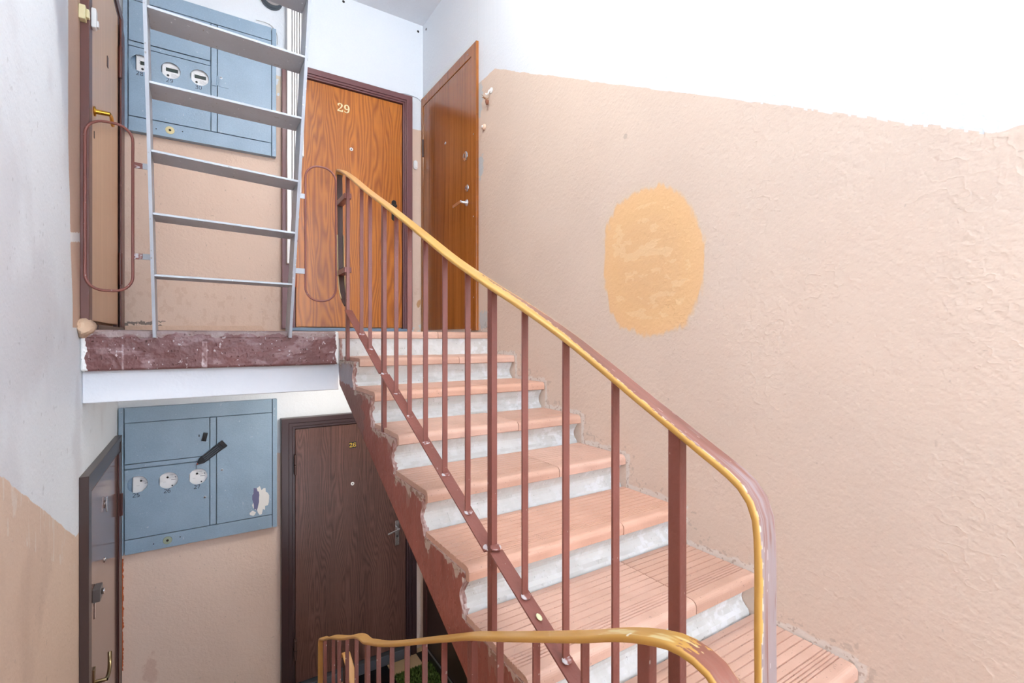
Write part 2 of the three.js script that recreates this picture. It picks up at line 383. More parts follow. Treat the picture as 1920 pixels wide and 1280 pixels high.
const sidePaint = mat(0xffffff, 0.6, { map: sideMap, bumpMap: concBump, bumpScale: 0.008 });
const riserMap = tex(1024, 512, [0.68, 0, 1.06, 0.6], (x, y) => {
  const n = fbm(x * 7, y * 10, 5) - 0.5, f = fbm(x * 70, y * 70, 3);
  const m = fbm(x * 3 + 4, y * 9, 3); let c = [208 + n * 30, 207 + n * 30, 202 + n * 30]; c = mix3(c, [190, 188, 182], sm(0.5, 0.7, m) * 0.5);
  if (f > 0.87) c = mul3(c, 0.78);
  c = mix3(c, [228, 229, 230], sm(0.5, 0.66, fbm(x * 26 + 5, y * 34, 4)) * (x > 1.5 ? 0.6 : 0.3));
  if (x < 0.707 + fbm(2, y * 40, 3) * 0.022) c = mix3([128, 84, 76], [214, 196, 188], fbm(x * 160, y * 60, 2));
  return c;
}, EDGE);
riserMap.wrapT = THREE.RepeatWrapping;
const riserMat = mat(0xffffff, 0.85, { map: riserMap, bumpMap: concBump, bumpScale: 0.005 });
const clayMap = tex(512, 512, [0, 0, 0.6, 0.6], (a, b) => { const n = fbm(a * 13.3, b * 13.3, 4, 8) - 0.5, s = fbm(a * 160, b * 160, 2, 96); let c = [211 + n * 18, 172 + n * 18, 152 + n * 18]; if (s > 0.86) c = mul3(c, 0.84); return c; });
const clays = [0xffffff, 0xf3efec, 0xfff6f0].map((k) => mat(k, 0.5, { map: clayMap, bumpMap: concBump, bumpScale: 0.0012 }));
function treadShape(d0, y, depth, nose = 0.046) {                   // ribbed tread tile with a rolled nosing, front at d0
  const p = [], g = (d, w) => { p.push([d0 + d - w / 2, y], [d0 + d - w / 4, y - 0.0045], [d0 + d + w / 4, y - 0.0045], [d0 + d + w / 2, y]); };
  const r = 0.021;
  p.push([d0 + 0.010, y - nose], [d0 + 0.001, y - nose + 0.004]);
  for (let k = 0; k <= 6; k++) { const a = Math.PI - Math.PI / 2 * k / 6; p.push([d0 + r + r * Math.cos(a), y - r + r * Math.sin(a)]); }
  for (const d of [0.052, 0.064, 0.076, 0.088, 0.1]) g(d, 0.0048);
  for (let d = 0.132; d < depth - 0.02; d += 0.031) g(d, 0.0052);
  p.push([d0 + depth, y], [d0 + depth, y - 0.02], [d0 + 0.024, y - 0.02], [d0 + 0.020, y - nose]);
  return shapeOf(p);
}
const JOINT = [1.33, 1.324, 1.35, 1.322, 1.32, 1.375, 1.374, 1.36, 1.35, 1.36];
const stairs = thing('staircase', 'concrete stair flight with ribbed terracotta treads rising to the upper landing', 'staircase', [SX, HALF, Dn(9)]);
{
  const p = [], YB = (d) => -0.298 + 0.4765 * (d - 2.945);
  p.push([2.99, YB(2.99)], [2.99, Yn(0) - 0.02]);
  for (let i = 0; i <= 9; i++) {
    p.push([Dn(i) + 0.022, Yn(i) - 0.02]);
    for (const [k, o] of [[0.26, 0.024], [0.36, 0.031], [0.46, 0.042], [0.56, 0.053], [0.64, 0.059], [0.72, 0.06], [0.80, 0.056], [0.88, 0.046], [0.95, 0.034], [1, 0.024]]) p.push([Dn(i) + o, Yn(i) - RISE * k - (k === 1 ? 0.02 : 0)]);
  }
  p.push([Dn(9) + 0.02, HALF - 0.18], [0.34, YB(0.34)]);
  const g = alongX(shapeOf(p), SX, XR - 0.003);
  const q = g.toNonIndexed ? (g.index ? g.toNonIndexed() : g) : g;
  const m = metric(q); m.groups = g.groups;
  part(stairs, 'flight_body', m, [sidePaint, riserMat], 'brown painted side and bare whitish risers');
  for (let i = 0; i <= 9; i++) {
    const depth = i ? RUN + 0.015 : 0.33, s = treadShape(Dn(i), Yn(i), depth), x0 = [0.684, 0.727, 0.709, 0.712, 0.704, 0.704, 0.703, 0.703, 0.703, 0.703][i];
    part(stairs, 'tread_tile', metric(alongX(s, x0, JOINT[i] - 0.0016)), clays[i % 3]);
    const t = treadShape(Dn(i), Yn(i) - (i % 2 ? 0.0015 : 0), depth);
    part(stairs, 'tread_tile', metric(alongX(t, JOINT[i] + 0.0016, XR - 0.004)), clays[(i * 2 + 1) % 3]);
  }
}
// the flight down on the other side of the well and the one below the lower landing
twin(stairs, [0.63, LOW - RISE, 2.975], 'concrete stair flight going down from the half landing beside the brown railing', Math.PI);
twin(stairs, [SX, HALF - 2.885, Dn(9)], 'concrete stair flight going down below the lower landing with the green mat');

// lower landing with its chequered tiles
const lowFloor = setting('landing_slab', [XL, LOW - 0.18, 2.95], 'lower landing floor of black and beige tiles');
part(lowFloor, 'landing_body', box(XL, XR, LOW - 0.2, LOW - 0.012, 2.95, DB, 0), floorConcrete);
{
  const T = 0.27, black = mat(0x111214, 0.25), sand = mat(0xb99f7c, 0.35, { bumpMap: concBump, bumpScale: 0.001 });
  for (let r = 0; r < 5; r++) for (let c = -1; c < 8; c++) {
    const d1 = 4.14 - T * (r - 1), x0 = 1.635 - T * (7 - c) + T, a = Math.max(XL, x0) + 0.0015, b = Math.min(XR, x0 + T) - 0.0015, e = Math.min(DB, d1) - 0.0015, f = Math.max(2.95, d1 - T) + 0.0015;
    if (b - a > 0.02 && e - f > 0.02) part(lowFloor, 'tile', box(a, b, LOW - 0.012, LOW, f, e, 0.001), (r + c) % 2 ? black : sand);
  }
}
{
  const mat_ = thing('door_mat', 'bright green grass-like door mat on the black and beige tiled landing', 'mat', [1.53, LOW, 3.6]);
  part(mat_, 'backing', box(1.365, 1.69, LOW, LOW + 0.008, 3.35, 3.95, 0.003), mat(0x3a4a1c, 0.9));
  const pos = [], nor = [], cols = [];
  for (let k = 0; k < 9000; k++) {
    const x = 1.367 + rnd() * 0.321, d = 3.353 + rnd() * 0.594, a = rnd() * 6.28, h = 0.012 + rnd() * 0.016, w = 0.0035, lx = (rnd() - 0.5) * 0.02, ld = (rnd() - 0.5) * 0.02;
    pos.push(x - w * Math.cos(a), LOW + 0.006, -d - w * Math.sin(a), x + w * Math.cos(a), LOW + 0.006, -d + w * Math.sin(a), x + lx, LOW + 0.006 + h, -d + ld);
    for (let j = 0; j < 3; j++) nor.push(0, 1, 0);
    const g = 0.7 + rnd() * 0.6; for (let j = 0; j < 3; j++) cols.push(0.13 * g, 0.22 * g, 0.035 * g);
  }
  const g = new THREE.BufferGeometry(); g.setAttribute('position', new THREE.Float32BufferAttribute(pos, 3)); g.setAttribute('normal', new THREE.Float32BufferAttribute(nor, 3)); g.setAttribute('color', new THREE.Float32BufferAttribute(cols, 3));
  const o = part(mat_, 'grass_pile', g, mat(0xffffff, 0.8, { vertexColors: true, side: THREE.DoubleSide })); o.userData.kind = 'stuff';
}

// ------------------------------------------------------------------ railings
const RAILP = roundRect(0.046, 0.0125, 0.005, 4);
function railMap(L, wear) {                                          // u: metres along, v: share of the way round (top 0.07 .. 0.43)
  return tex(2048, 64, [0, 0, L, 1], (s, v) => {
    const n = fbm(s * 9, v * 6, 4) - 0.5;
    let c = [203 + n * 24, 156 + n * 26, 80 + n * 28];
    c = wear(c, s, v, n);
    if (fbm(s * 70, v * 30, 2) > 0.95) c = mix3(c, [240, 234, 220], 0.6);
    return c;
  }, EDGE);
}
const PAINT = [132, 84, 70];
const railProfile = (L, wear) => mat(0xffffff, 0.4, { map: railMap(L, wear) });
const BW = 0.0185;
function welds(t, list) { for (const [X, Y, D, s] of list) { const g = new THREE.SphereGeometry(0.012 * (s ?? 1), 10, 6); g.scale(1.25, 0.25, 1.0); g.rotateX(0.43); g.translate(X, Y, -D); part(t, 'weld', metric(g), scuffed); } }
const lerpAt = (pts, d) => { for (let i = 0; i + 1 < pts.length; i++) { const [d0, y0] = pts[i], [d1, y1] = pts[i + 1]; if (d <= d0 && d >= d1) return y0 + (y1 - y0) * (d - d0) / (d1 - d0); } return pts[pts.length - 1][1]; };

const railing = thing('stair_railing', 'brown steel stair railing with worn yellow plastic handrail going up to the wooden doors', 'railing', [0.715, HALF, 1.2]);
{
  const X = 0.715;
  const top = [[3.060, 0.985], [3.045, 1.012], [3.0, 1.000], [2.77, 0.898], [2.553, 0.789], [2.368, 0.699], [2.204, 0.622], [1.927, 0.488], [1.702, 0.377], [1.475, 0.265], [1.291, 0.183], [1.208, 0.147], [1.047, 0.080], [0.87, 0.0], [0.72, -0.077], [0.641, -0.119], [0.563, -0.159], [0.502, -0.191], [0.456, -0.215], [0.428, -0.236], [0.413, -0.264], [0.408, -0.30], [0.407, -0.46], [0.405, -0.7], [0.403, -0.93], [0.41, -1.0], [0.45, -1.045], [0.53, -1.06]];
  const path = smooth(top.map(([d, y]) => [X, y, d]), 150);
  let L = 0; for (let i = 1; i < path.length; i++) L += path[i].distanceTo(path[i - 1]);
  part(railing, 'handrail', sweep(path, RAILP), railProfile(L, (c, s, v, n) => {
    const jag = (fbm(s * 45, v * 12, 3) - 0.5) * 0.09;
    const up = sm(1.95, 2.75, s), lo = 0.12 - 0.07 * up + jag * 0.3, hi = 0.17 + 0.255 * up + jag * (1.2 - up * 0.7);
    if (s + (fbm(s * 7, v * 5, 3) - 0.5) * 1.1 < 1.05) c = mix3(c, [200, 144, 92], 0.5);
    if (s > 1.85 && v > lo && v < hi) {
      const dens = sm(1.85, 2.2, s), patchy = fbm(s * 70, v * 50, 3);
      let p = [PAINT[0] + n * 40, PAINT[1] + n * 30, PAINT[2] + n * 30];
      const grey = sm(2.75, 3.05, s + (fbm(s * 20, v * 20, 3) - 0.5) * 0.5) * sm(0.25, 0.5, fbm(s * 3, v * 24, 3) + 0.14);
      p = mix3(p, [158, 149, 152], grey * 0.75);
      if (fbm(s * 40 + v * 200, v * 12 - s * 20, 2) > 0.86) p = mix3(p, [214, 200, 196], 0.6);
      c = mix3(c, p, patchy < 0.35 + dens * 0.65 ? 1 : 0.15);
      if (hi - v < 0.022 && fbm(s * 110, v * 60, 2) > 0.55) c = mix3(c, [226, 212, 188], 0.7);
    }
    return c;
  }), 'yellow plastic worn down to brown paint towards the lower end');
  // flat end bar that turns down at the head of the rail
  part(railing, 'end_bar', sweep(smooth([[X, 0.99, 3.052], [X, 0.9, 3.046], [X, 0.6, 3.035], [X, 0.38, 3.02], [X, 0.28, 2.985], [X, 0.215, 2.93], [X, 0.185, 2.875]], 40), roundRect(0.032, 0.009, 0.003, 2)), darkBrown, 'dark brown flat bar bent down from the handrail');
  for (const s of [-1, 1]) part(railing, 'edge_strip', sweep(smooth([[X + s * 0.0185, 0.62, 3.03], [X + s * 0.0185, 0.38, 3.014], [X + s * 0.0185, 0.28, 2.979], [X + s * 0.0185, 0.23, 2.937]], 24), roundRect(0.005, 0.012, 0.002, 2)), mat(0xcbb487, 0.5), 'yellowed edge of the old plastic');
  for (const y of [0.815, 0.39]) part(railing, 'clamp', box(X - 0.019, X + 0.019, y - 0.016, y + 0.016, 2.85, 3.055, 0.003), brown);
  // posts stand on the steps, thin bars stand on the sloping flat bar
  const post = (d, y0, y1) => part(railing, 'post', box(X - 0.0095, X + 0.0095, y0, y1, d - 0.013, d + 0.013, 0.002), brown);
  post(2.86, Yn(1) - 0.06, lerpAt(top, 2.86) - 0.006); post(2.205, Yn(3) - 0.03, lerpAt(top, 2.205) - 0.006); post(1.217, Yn(6) - 0.03, lerpAt(top, 1.217) - 0.006); post(0.567, Yn(8) - 0.03, lerpAt(top, 0.567) - 0.006);
  const low = [[2.845, 0.158], [2.505, -0.021], [2.215, -0.165], [2.19, -0.170], [1.927, -0.298], [1.643, -0.431], [1.412, -0.537], [1.228, -0.622], [1.196, -0.614], [1.047, -0.678], [0.882, -0.748], [0.56, -0.90]];
  const seg = (a, b) => part(railing, 'bottom_bar', bar(V(X, a[1], a[0]), V(X, b[1], b[0]), 0.042, 0.006), brown);
  seg(low[0], low[2]); seg(low[3], low[7]); seg(low[8], low[11]);
  let k = 0;
  for (const d of [2.573, 2.421, 2.037, 1.879, 1.713, 1.542, 1.371, 1.049, 0.880, 0.720]) {
    const w = [0, 0.1, -0.1, 0.12, 0, 0.14, 0.05, 0, 0.16, 0.04][k++], y0 = lerpAt(low, d), y1 = lerpAt(top, d) - 0.006;
    const b = box(X - BW / 2, X + BW / 2, y0, y1, d - 0.003, d + 0.003, 0.001);
    const p = b.attributes.position; for (let i = 0; i < p.count; i++) { const t = (p.getY(i) - y0) / (y1 - y0); p.setX(i, p.getX(i) + 0.004 * w * Math.sin(t * 7)); }
    part(railing, 'baluster', b, brown);
    welds(railing, [[X, y0 + 0.004, d - 0.006]]);
  }
  welds(railing, [[X, -0.165, 2.195, 1.1], [X, -0.602, 1.198, 1.2], [X - 0.004, -0.615, 1.236, 1.1], [X, -0.895, 0.55, 1.4]]);
  part(railing, 'pale_spot', (() => { const g = new THREE.SphereGeometry(0.007, 10, 6); g.scale(1, 0.25, 1.6); g.rotateX(0.43); g.translate(X, lerpAt(low, 0.985) + 0.0045, -0.985); return metric(g); })(), mat(0xdfe0b4, 0.5), 'pale yellow spot on the bottom bar');
}
const railing2 = thing('stair_railing', 'brown steel railing with yellow plastic handrail dipping away down to the dark doors', 'railing', [0.62, LOW, 1.7]);
{
  const X = 0.62;
  const top = [[3.085, -1.86], [3.075, -1.815], [3.05, -1.796], [2.978, -1.763], [2.802, -1.661], [2.499, -1.507], [2.30, -1.395], [2.214, -1.356], [2.140, -1.335], [2.076, -1.305], [1.911, -1.225], [1.698, -1.110], [1.476, -0.984], [1.279, -0.873], [1.158, -0.805], [1.05, -0.75], [0.929, -0.688], [0.805, -0.624], [0.694, -0.566], [0.600, -0.514], [0.538, -0.486], [0.490, -0.470], [0.450, -0.468], [0.418, -0.478], [0.398, -0.500], [0.386, -0.54], [0.382, -0.65], [0.382, -0.95]];
  const path = smooth([...[[3.09, -2.5], [3.09, -2.2]], ...top].map(([d, y]) => [X, y, d]), 170);
  let L = 0; for (let i = 1; i < path.length; i++) L += path[i].distanceTo(path[i - 1]);
  const s1 = L - 0.53;
  part(railing2, 'handrail', sweep(path, RAILP), railProfile(L, (c, s, v, n) => {
    if (s + (fbm(s * 7, v * 5, 3) - 0.5) * 1.1 < 2.2) c = mix3(c, [200, 150, 92], 0.45);
    const jag = (fbm(s * 60, v * 30, 3) - 0.5) * 0.07;
    if (s > s1 - 0.2 && s < s1 + 0.1 && v > 0.12 && v < 0.4) c = mix3(c, [222, 204, 150], sm(0.4, 0.65, fbm(s * 24, v * 14, 3)));
    if (s > s1 + jag && v > 0.06 && v < 0.425 + jag * 0.4) { let p = [142 + n * 30, 88 + n * 24, 72 + n * 24]; p = mix3(p, [164, 154, 156], sm(0.03, 0.16, s - s1 + (fbm(s * 40, v * 30, 3) - 0.5) * 0.12) * 0.75); c = p; }
    if (Math.abs(s - s1 + 0.115) < 0.004 && v > 0.34 && v < 0.46) c = [238, 232, 214];
    return c;
  }), 'yellow plastic handrail, worn to brown and grey at its bend');
  const low = top.slice(3, 22).map(([d, y]) => [d, y - 0.79]);
  const a = [3.0, lerpAt(top, 3.0) - 0.80], b = [0.5, lerpAt(top, 0.54) - 0.86];
  const lowAt = (d) => b[1] + (a[1] - b[1]) * (d - b[0]) / (a[0] - b[0]);
  part(railing2, 'bottom_bar', bar(V(X, a[1], a[0]), V(X, b[1], b[0]), 0.042, 0.006), brown);
  const post = (d) => part(railing2, 'post', box(X - 0.0095, X + 0.0095, lowAt(d) - 0.14, lerpAt(top, d) - 0.006, d - 0.013, d + 0.013, 0.002), brown);
  for (const d of [3.005, 2.139, 1.161, 0.552]) post(d);
  let k = 0;
  for (const d of [2.789, 2.655, 2.489, 2.316, 1.98, 1.815, 1.652, 1.492, 1.341, 1.018, 0.865, 0.705]) {
    const y0 = lowAt(d), y1 = lerpAt(top, d) - 0.006;
    part(railing2, 'baluster', box(X - BW / 2, X + BW / 2, y0, y1, d - 0.003, d + 0.003, 0.001), brown);
    welds(railing2, [[X, y0 + 0.004, d - 0.006]]);
  }
}
twin(railing, [0.715 + 0.02, HALF - 2.9, 1.2 - 0.06], 'brown railing whose yellow handrail end shows behind the lower bars near the dark doors');

// ------------------------------------------------------------------ wood and door furniture
function wood({ w, h, area, light, dark, cath = 0, freq = 10, pore = 0.25, seedX = 0, contrast = 1 }) {
  return tex(w, h, area, (a, b) => {
    const A = a + seedX, wob = (fbm(A * 3, b * 1.2, 3) - 0.5);
    let g;
    if (cath) { const q = fbm(A * 7.5, b * 0.95, 3) * cath + A * 9; const t = q * freq, f = t - Math.floor(t); g = Math.pow(Math.abs(2 * f - 1), 1.5); g = 0.78 * g + 0.22 * fbm(A * 60, b * 2.5, 2); }
    else g = 0.6 * fbm(A * 60 + wob * 5, b * 0.8, 3) + 0.4 * fbm(A * 220, b * 2, 2);
    const p = vn(A * 700, b * 14), band = fbm(A * 11, b * 0.4, 2) - 0.5;
    let t = clamp((g - 0.5) * contrast + 0.5 + band * 0.35 + (p > 0.72 ? pore : 0));
    return mix3(light, dark, t);
  }, EDGE);
}
const chrome = mat(0xd6d8dc, 0.18, { metalness: 1 }), steel = mat(0xb8bcc2, 0.35, { metalness: 0.9 }), brass = mat(0xc9973a, 0.25, { metalness: 1 }), bronze = mat(0x9c8a68, 0.28, { metalness: 1 }), blackPlastic = mat(0x15171a, 0.3), ivory = mat(0xe6dcae, 0.4), whitePlastic = mat(0xf0f0ee, 0.35), gold = mat(0xe2d2a0, 0.3, { metalness: 0.35 }), ink = mat(0x1c2230, 0.6), dark = mat(0x0b0b0c, 0.6);
const serif = await new FontLoader().loadAsync('fonts/droid/droid_serif_bold.typeface.json');
const sans = await new FontLoader().loadAsync('fonts/droid/droid_sans_regular.typeface.json');
function digits(text, x, y, d, size, depth, font = sans) {           // centred at x, y, front at depth d
  const g = new TextGeometry(text, { font, size, depth, curveSegments: 4, bevelEnabled: false });
  g.computeBoundingBox(); const c = g.boundingBox.getCenter(new THREE.Vector3());
  g.translate(x - c.x, y - c.y, -d - depth);
  return metric(g);
}
// a three-sided casing: outer and inner edge, standing on y0
const casing = (x0, x1, y0, y1, i0, i1, iy, d0, d1) => plate(shapeOf([[x0, y0], [i0, y0], [i0, iy], [i1, iy], [i1, y0], [x1, y0], [x1, y1], [x0, y1]]), d0, d1, 0.003);
const sideCasing = (a0, a1, y0, y1, i0, i1, iy, x0, x1) => sidePlate(shapeOf([[a0, y0], [i0, y0], [i0, iy], [i1, iy], [i1, y0], [a1, y0], [a1, y1], [a0, y1]]), x0, x1, 0.003);
const peephole = (t, face, X, Y, D, m = chrome) => { const o = part(t, 'peephole', knobOn(face, X, Y, D, [[0.004, 0], [0.0145, 0], [0.0145, 0.003], [0.011, 0.006], [0.006, 0.006], [0.005, 0.003]]), m); part(o, 'lens', knobOn(face, X, Y, D, disc(0.0055, 0.0035)), blackPlastic); };

// door 29: orange wood grain, dark red-brown casing
{
  const t = setting('door_1', [1.07, 0.06, DB], 'glossy orange wood grain door 29 in a red-brown casing');
  const fr = mat(0x70484a, 0.35), leafMap = wood({ w: 1024, h: 2048, area: [0.63, 0.05, 0.9, 2.05], light: [202, 122, 38], dark: [144, 76, 16], cath: 2.6, freq: 3.9, pore: 0.16, contrast: 0.9 });
  part(t, 'door_frame', merge([casing(0.536, 1.6, 0.07, 2.158, 0.60, 1.545, 2.112, 4.13, DB), casing(0.60, 1.545, 0.07, 2.112, 0.618, 1.532, 2.094, 4.138, DB), casing(0.618, 1.532, 0.07, 2.094, 0.634, 1.518, 2.080, 4.146, DB)]), fr);
  part(t, 'door_leaf', box(0.640, 1.513, 0.088, 2.072, 4.16, DB, 0.003), mat(0xffffff, 0.3, { map: leafMap }));
  part(t, 'door_number', digits('29', 1.006, 1.912, 4.156, 0.068, 0.006, serif), gold, 'gold numerals 29');
  peephole(t, 'back', 1.07, 1.584, 4.16, whitePlastic);
  const h = part(t, 'door_handle', plate((() => { const s = new THREE.Shape(); s.absarc(1.437, 1.19, 0.021, 0, Math.PI, false); s.absarc(1.437, 1.052, 0.021, Math.PI, 2 * Math.PI, false); return s; })(), 4.15, 4.16, 0.002), blackPlastic, 'black handle plate');
  part(h, 'lever', merge([knobOn('back', 1.437, 1.15, 4.15, disc(0.011, 0.045)), box(1.33, 1.448, 1.139, 1.161, 4.095, 4.11, 0.006)]), blackPlastic);
  part(t, 'threshold', box(0.60, 1.545, 0.055, 0.080, 4.12, DB, 0.003), mat(0x6f8499, 0.4), 'blue-grey threshold');
  part(t, 'hinge', box(0.626, 0.644, 0.40, 0.50, 4.138, 4.16, 0.004), mat(0x9a4c1a, 0.5), 'rusty orange hinge');
}
// door 26: dark walnut on the lower landing
{
  const t = setting('door_2', [1.09, LOW, DB], 'dark walnut door 26 on the lower landing');
  const fr = mat(0x3a2628, 0.33), leafMap = wood({ w: 1024, h: 2048, area: [0.63, -2.75, 0.93, 2.05], light: [124, 86, 74], dark: [60, 34, 27], cath: 2.4, freq: 6.5, pore: 0.24, seedX: 5, contrast: 0.55 });
  const y0 = LOW;
  part(t, 'door_frame', merge([casing(0.532, 1.64, y0, -0.632, 0.585, 1.597, -0.672, 4.13, DB), casing(0.585, 1.597, y0, -0.672, 0.612, 1.572, -0.70, 4.140, DB), casing(0.612, 1.572, y0, -0.70, 0.632, 1.553, -0.722, 4.150, DB)]), fr);
  part(t, 'door_leaf', box(0.637, 1.548, -2.745, -0.728, 4.165, DB, 0.003), mat(0xffffff, 0.36, { map: leafMap }));
  const pl = part(t, 'number_plate', box(1.053, 1.111, -0.928, -0.876, 4.161, 4.165, 0.001), blackPlastic, 'small black plate with gold 26');
  part(pl, 'door_number', digits('26', 1.082, -0.902, 4.1585, 0.036, 0.003, serif), mat(0xd9b64a, 0.35, { metalness: 0.5 }));
  peephole(t, 'back', 1.081, -1.229, 4.165, whitePlastic);
  const h = part(t, 'door_handle', box(1.448, 1.486, -1.835, -1.615, 4.156, 4.165, 0.002), chrome, 'chrome handle plate');
  part(h, 'lever', merge([knobOn('back', 1.467, -1.675, 4.156, disc(0.009, 0.05)), bar(V(1.475, -1.675, 4.104), V(1.365, -1.70, 4.104), 0.016, 0.012, new THREE.Vector3(0, 1, 0), 0.004)]), chrome);
  part(h, 'keyhole', knobOn('back', 1.467, -1.755, 4.156, disc(0.009, 0.002)), blackPlastic);
  part(t, 'threshold', box(0.60, 1.58, LOW, -2.752, 4.12, DB, 0.003), mat(0x4a4e55, 0.4));
  for (const y of [-1.0, -2.456]) part(t, 'hinge', merge([box(0.622, 0.642, y, y + 0.079, 4.115, 4.165, 0.006), box(0.622, 0.642, y - 0.079, y - 0.002, 4.115, 4.165, 0.006)]), darkBrown);
}
// door 30: wood set in the right-hand wall
{
  const t = setting('door_3', [XR, 0.06, 3.65], 'glossy brown wood door with chrome locks in the side wall');
  const m = wood({ w: 512, h: 1024, area: [3.08, 0.04, 1.13, 2.15], light: [186, 116, 52], dark: [122, 66, 22], pore: 0.14, seedX: 11, contrast: 1.1 });
  const w = mat(0xffffff, 0.2, { map: m });
  part(t, 'door_frame', sideCasing(3.136, 4.19, 0.055, 2.184, 3.217, 4.142, 2.104, 1.705, XR), w);
  part(t, 'door_leaf', sidePlate(shapeOf([[3.22, 0.068], [4.139, 0.068], [4.139, 2.101], [3.22, 2.101]]), 1.709, XR, 0.002), w);
  peephole(t, 'right', 1.709, 1.608, 3.674);
  const l1 = part(t, 'lock', knobOn('right', 1.709, 1.388, 3.31, [[0, 0], [0.036, 0], [0.036, 0.004], [0.028, 0.011], [0, 0.012]]), chrome, 'round chrome lock cover');
  part(l1, 'keyhole', box(1.6955, 1.699, 1.373, 1.403, 3.307, 3.313, 0), dark);
  const l2 = part(t, 'lock', knobOn('right', 1.709, 1.137, 3.283, [[0, 0], [0.026, 0], [0.026, 0.004], [0.02, 0.010], [0, 0.011]]), chrome);
  part(l2, 'keyhole', box(1.6965, 1.70, 1.127, 1.147, 3.2805, 3.2855, 0), dark);
  const h = part(t, 'door_handle', knobOn('right', 1.709, 1.026, 3.287, [[0, 0], [0.026, 0], [0.026, 0.005], [0.022, 0.009], [0.010, 0.010], [0.009, 0.05], [0, 0.05]]), chrome, 'chrome lever handle');
  part(h, 'lever', bar(V(1.655, 1.028, 3.277), V(1.655, 1.016, 3.42), 0.012, 0.02, new THREE.Vector3(1, 0, 0), 0.005), chrome);
  part(t, 'hinge', box(1.696, 1.712, 1.642, 1.80, 4.136, 4.148, 0.004), darkBrown);
  for (const [d, y] of [[3.265, 2.142], [4.08, 2.142], [3.178, 1.51], [3.178, 0.9], [3.176, 0.3]]) part(t, 'screw', knobOn('right', 1.705, y, d, disc(0.005, 0.001, 0.0004), 10), steel);
}
// door 28: pale wood in the left wall, upper landing
{
  const t = setting('door_4', [XL, 0.04, 3.5], 'pale beech wood door with a gold lever seen at a sharp angle');
  const fr = mat(0x6b4640, 0.38), fr2 = mat(0x5c2f28, 0.35);
  const m = wood({ w: 512, h: 1024, area: [3.0, 0.04, 1.0, 2.05], light: [236, 198, 160], dark: [208, 168, 132], pore: 0.2, seedX: 21, contrast: 0.8 });
  part(t, 'door_frame', merge([sideCasing(2.952, 4.195, 0.045, 2.135, 3.03, 4.02, 2.07, XL, -0.432), sideCasing(3.03, 4.02, 0.045, 2.07, 3.066, 3.955, 2.045, XL, -0.44)]), fr);
  part(t, 'cover_strip', sidePlate(shapeOf([[3.965, 0.07], [4.11, 0.07], [4.11, 2.0], [3.965, 2.04]]), -0.432, -0.422, 0.002), fr2, 'dark red cover strip along the hinges');
  part(t, 'door_leaf', sidePlate(shapeOf([[3.07, 0.082], [3.95, 0.082], [3.95, 2.04], [3.07, 2.04]]), XL, -0.44, 0.002), mat(0xffffff, 0.32, { map: m }));
  for (const y of [1.76, 0.44]) part(t, 'hinge', merge([knobOn('left', -0.43, y, 3.96, disc(0.008, 0.004)), (() => { const g = lathe([[0, -0.1], [0.011, -0.1], [0.011, 0.1], [0, 0.1]], 10); g.translate(-0.428, y, -3.962); return metric(g); })()]), fr2);
  const h = part(t, 'door_handle', knobOn('left', -0.44, 1.118, 3.13, [[0, 0], [0.024, 0], [0.024, 0.006], [0.012, 0.008], [0.010, 0.062], [0, 0.062]]), brass, 'gold lever handle');
  part(h, 'lever', rod([[-0.382, 1.118, 3.125], [-0.378, 1.117, 3.16], [-0.379, 1.11, 3.2], [-0.382, 1.105, 3.25]], 0.0085, 16), brass);
  part(t, 'keyhole', box(-0.443, -0.436, 1.525, 1.585, 3.52, 3.55, 0.001), darkBrown);
  part(t, 'keyhole', box(-0.4405, -0.4385, 0.985, 1.02, 3.125, 3.137, 0.0005), dark);
  part(t, 'threshold', box(XL, -0.41, 0.036, 0.064, 3.05, 4.0, 0.003), darkBrown);
}
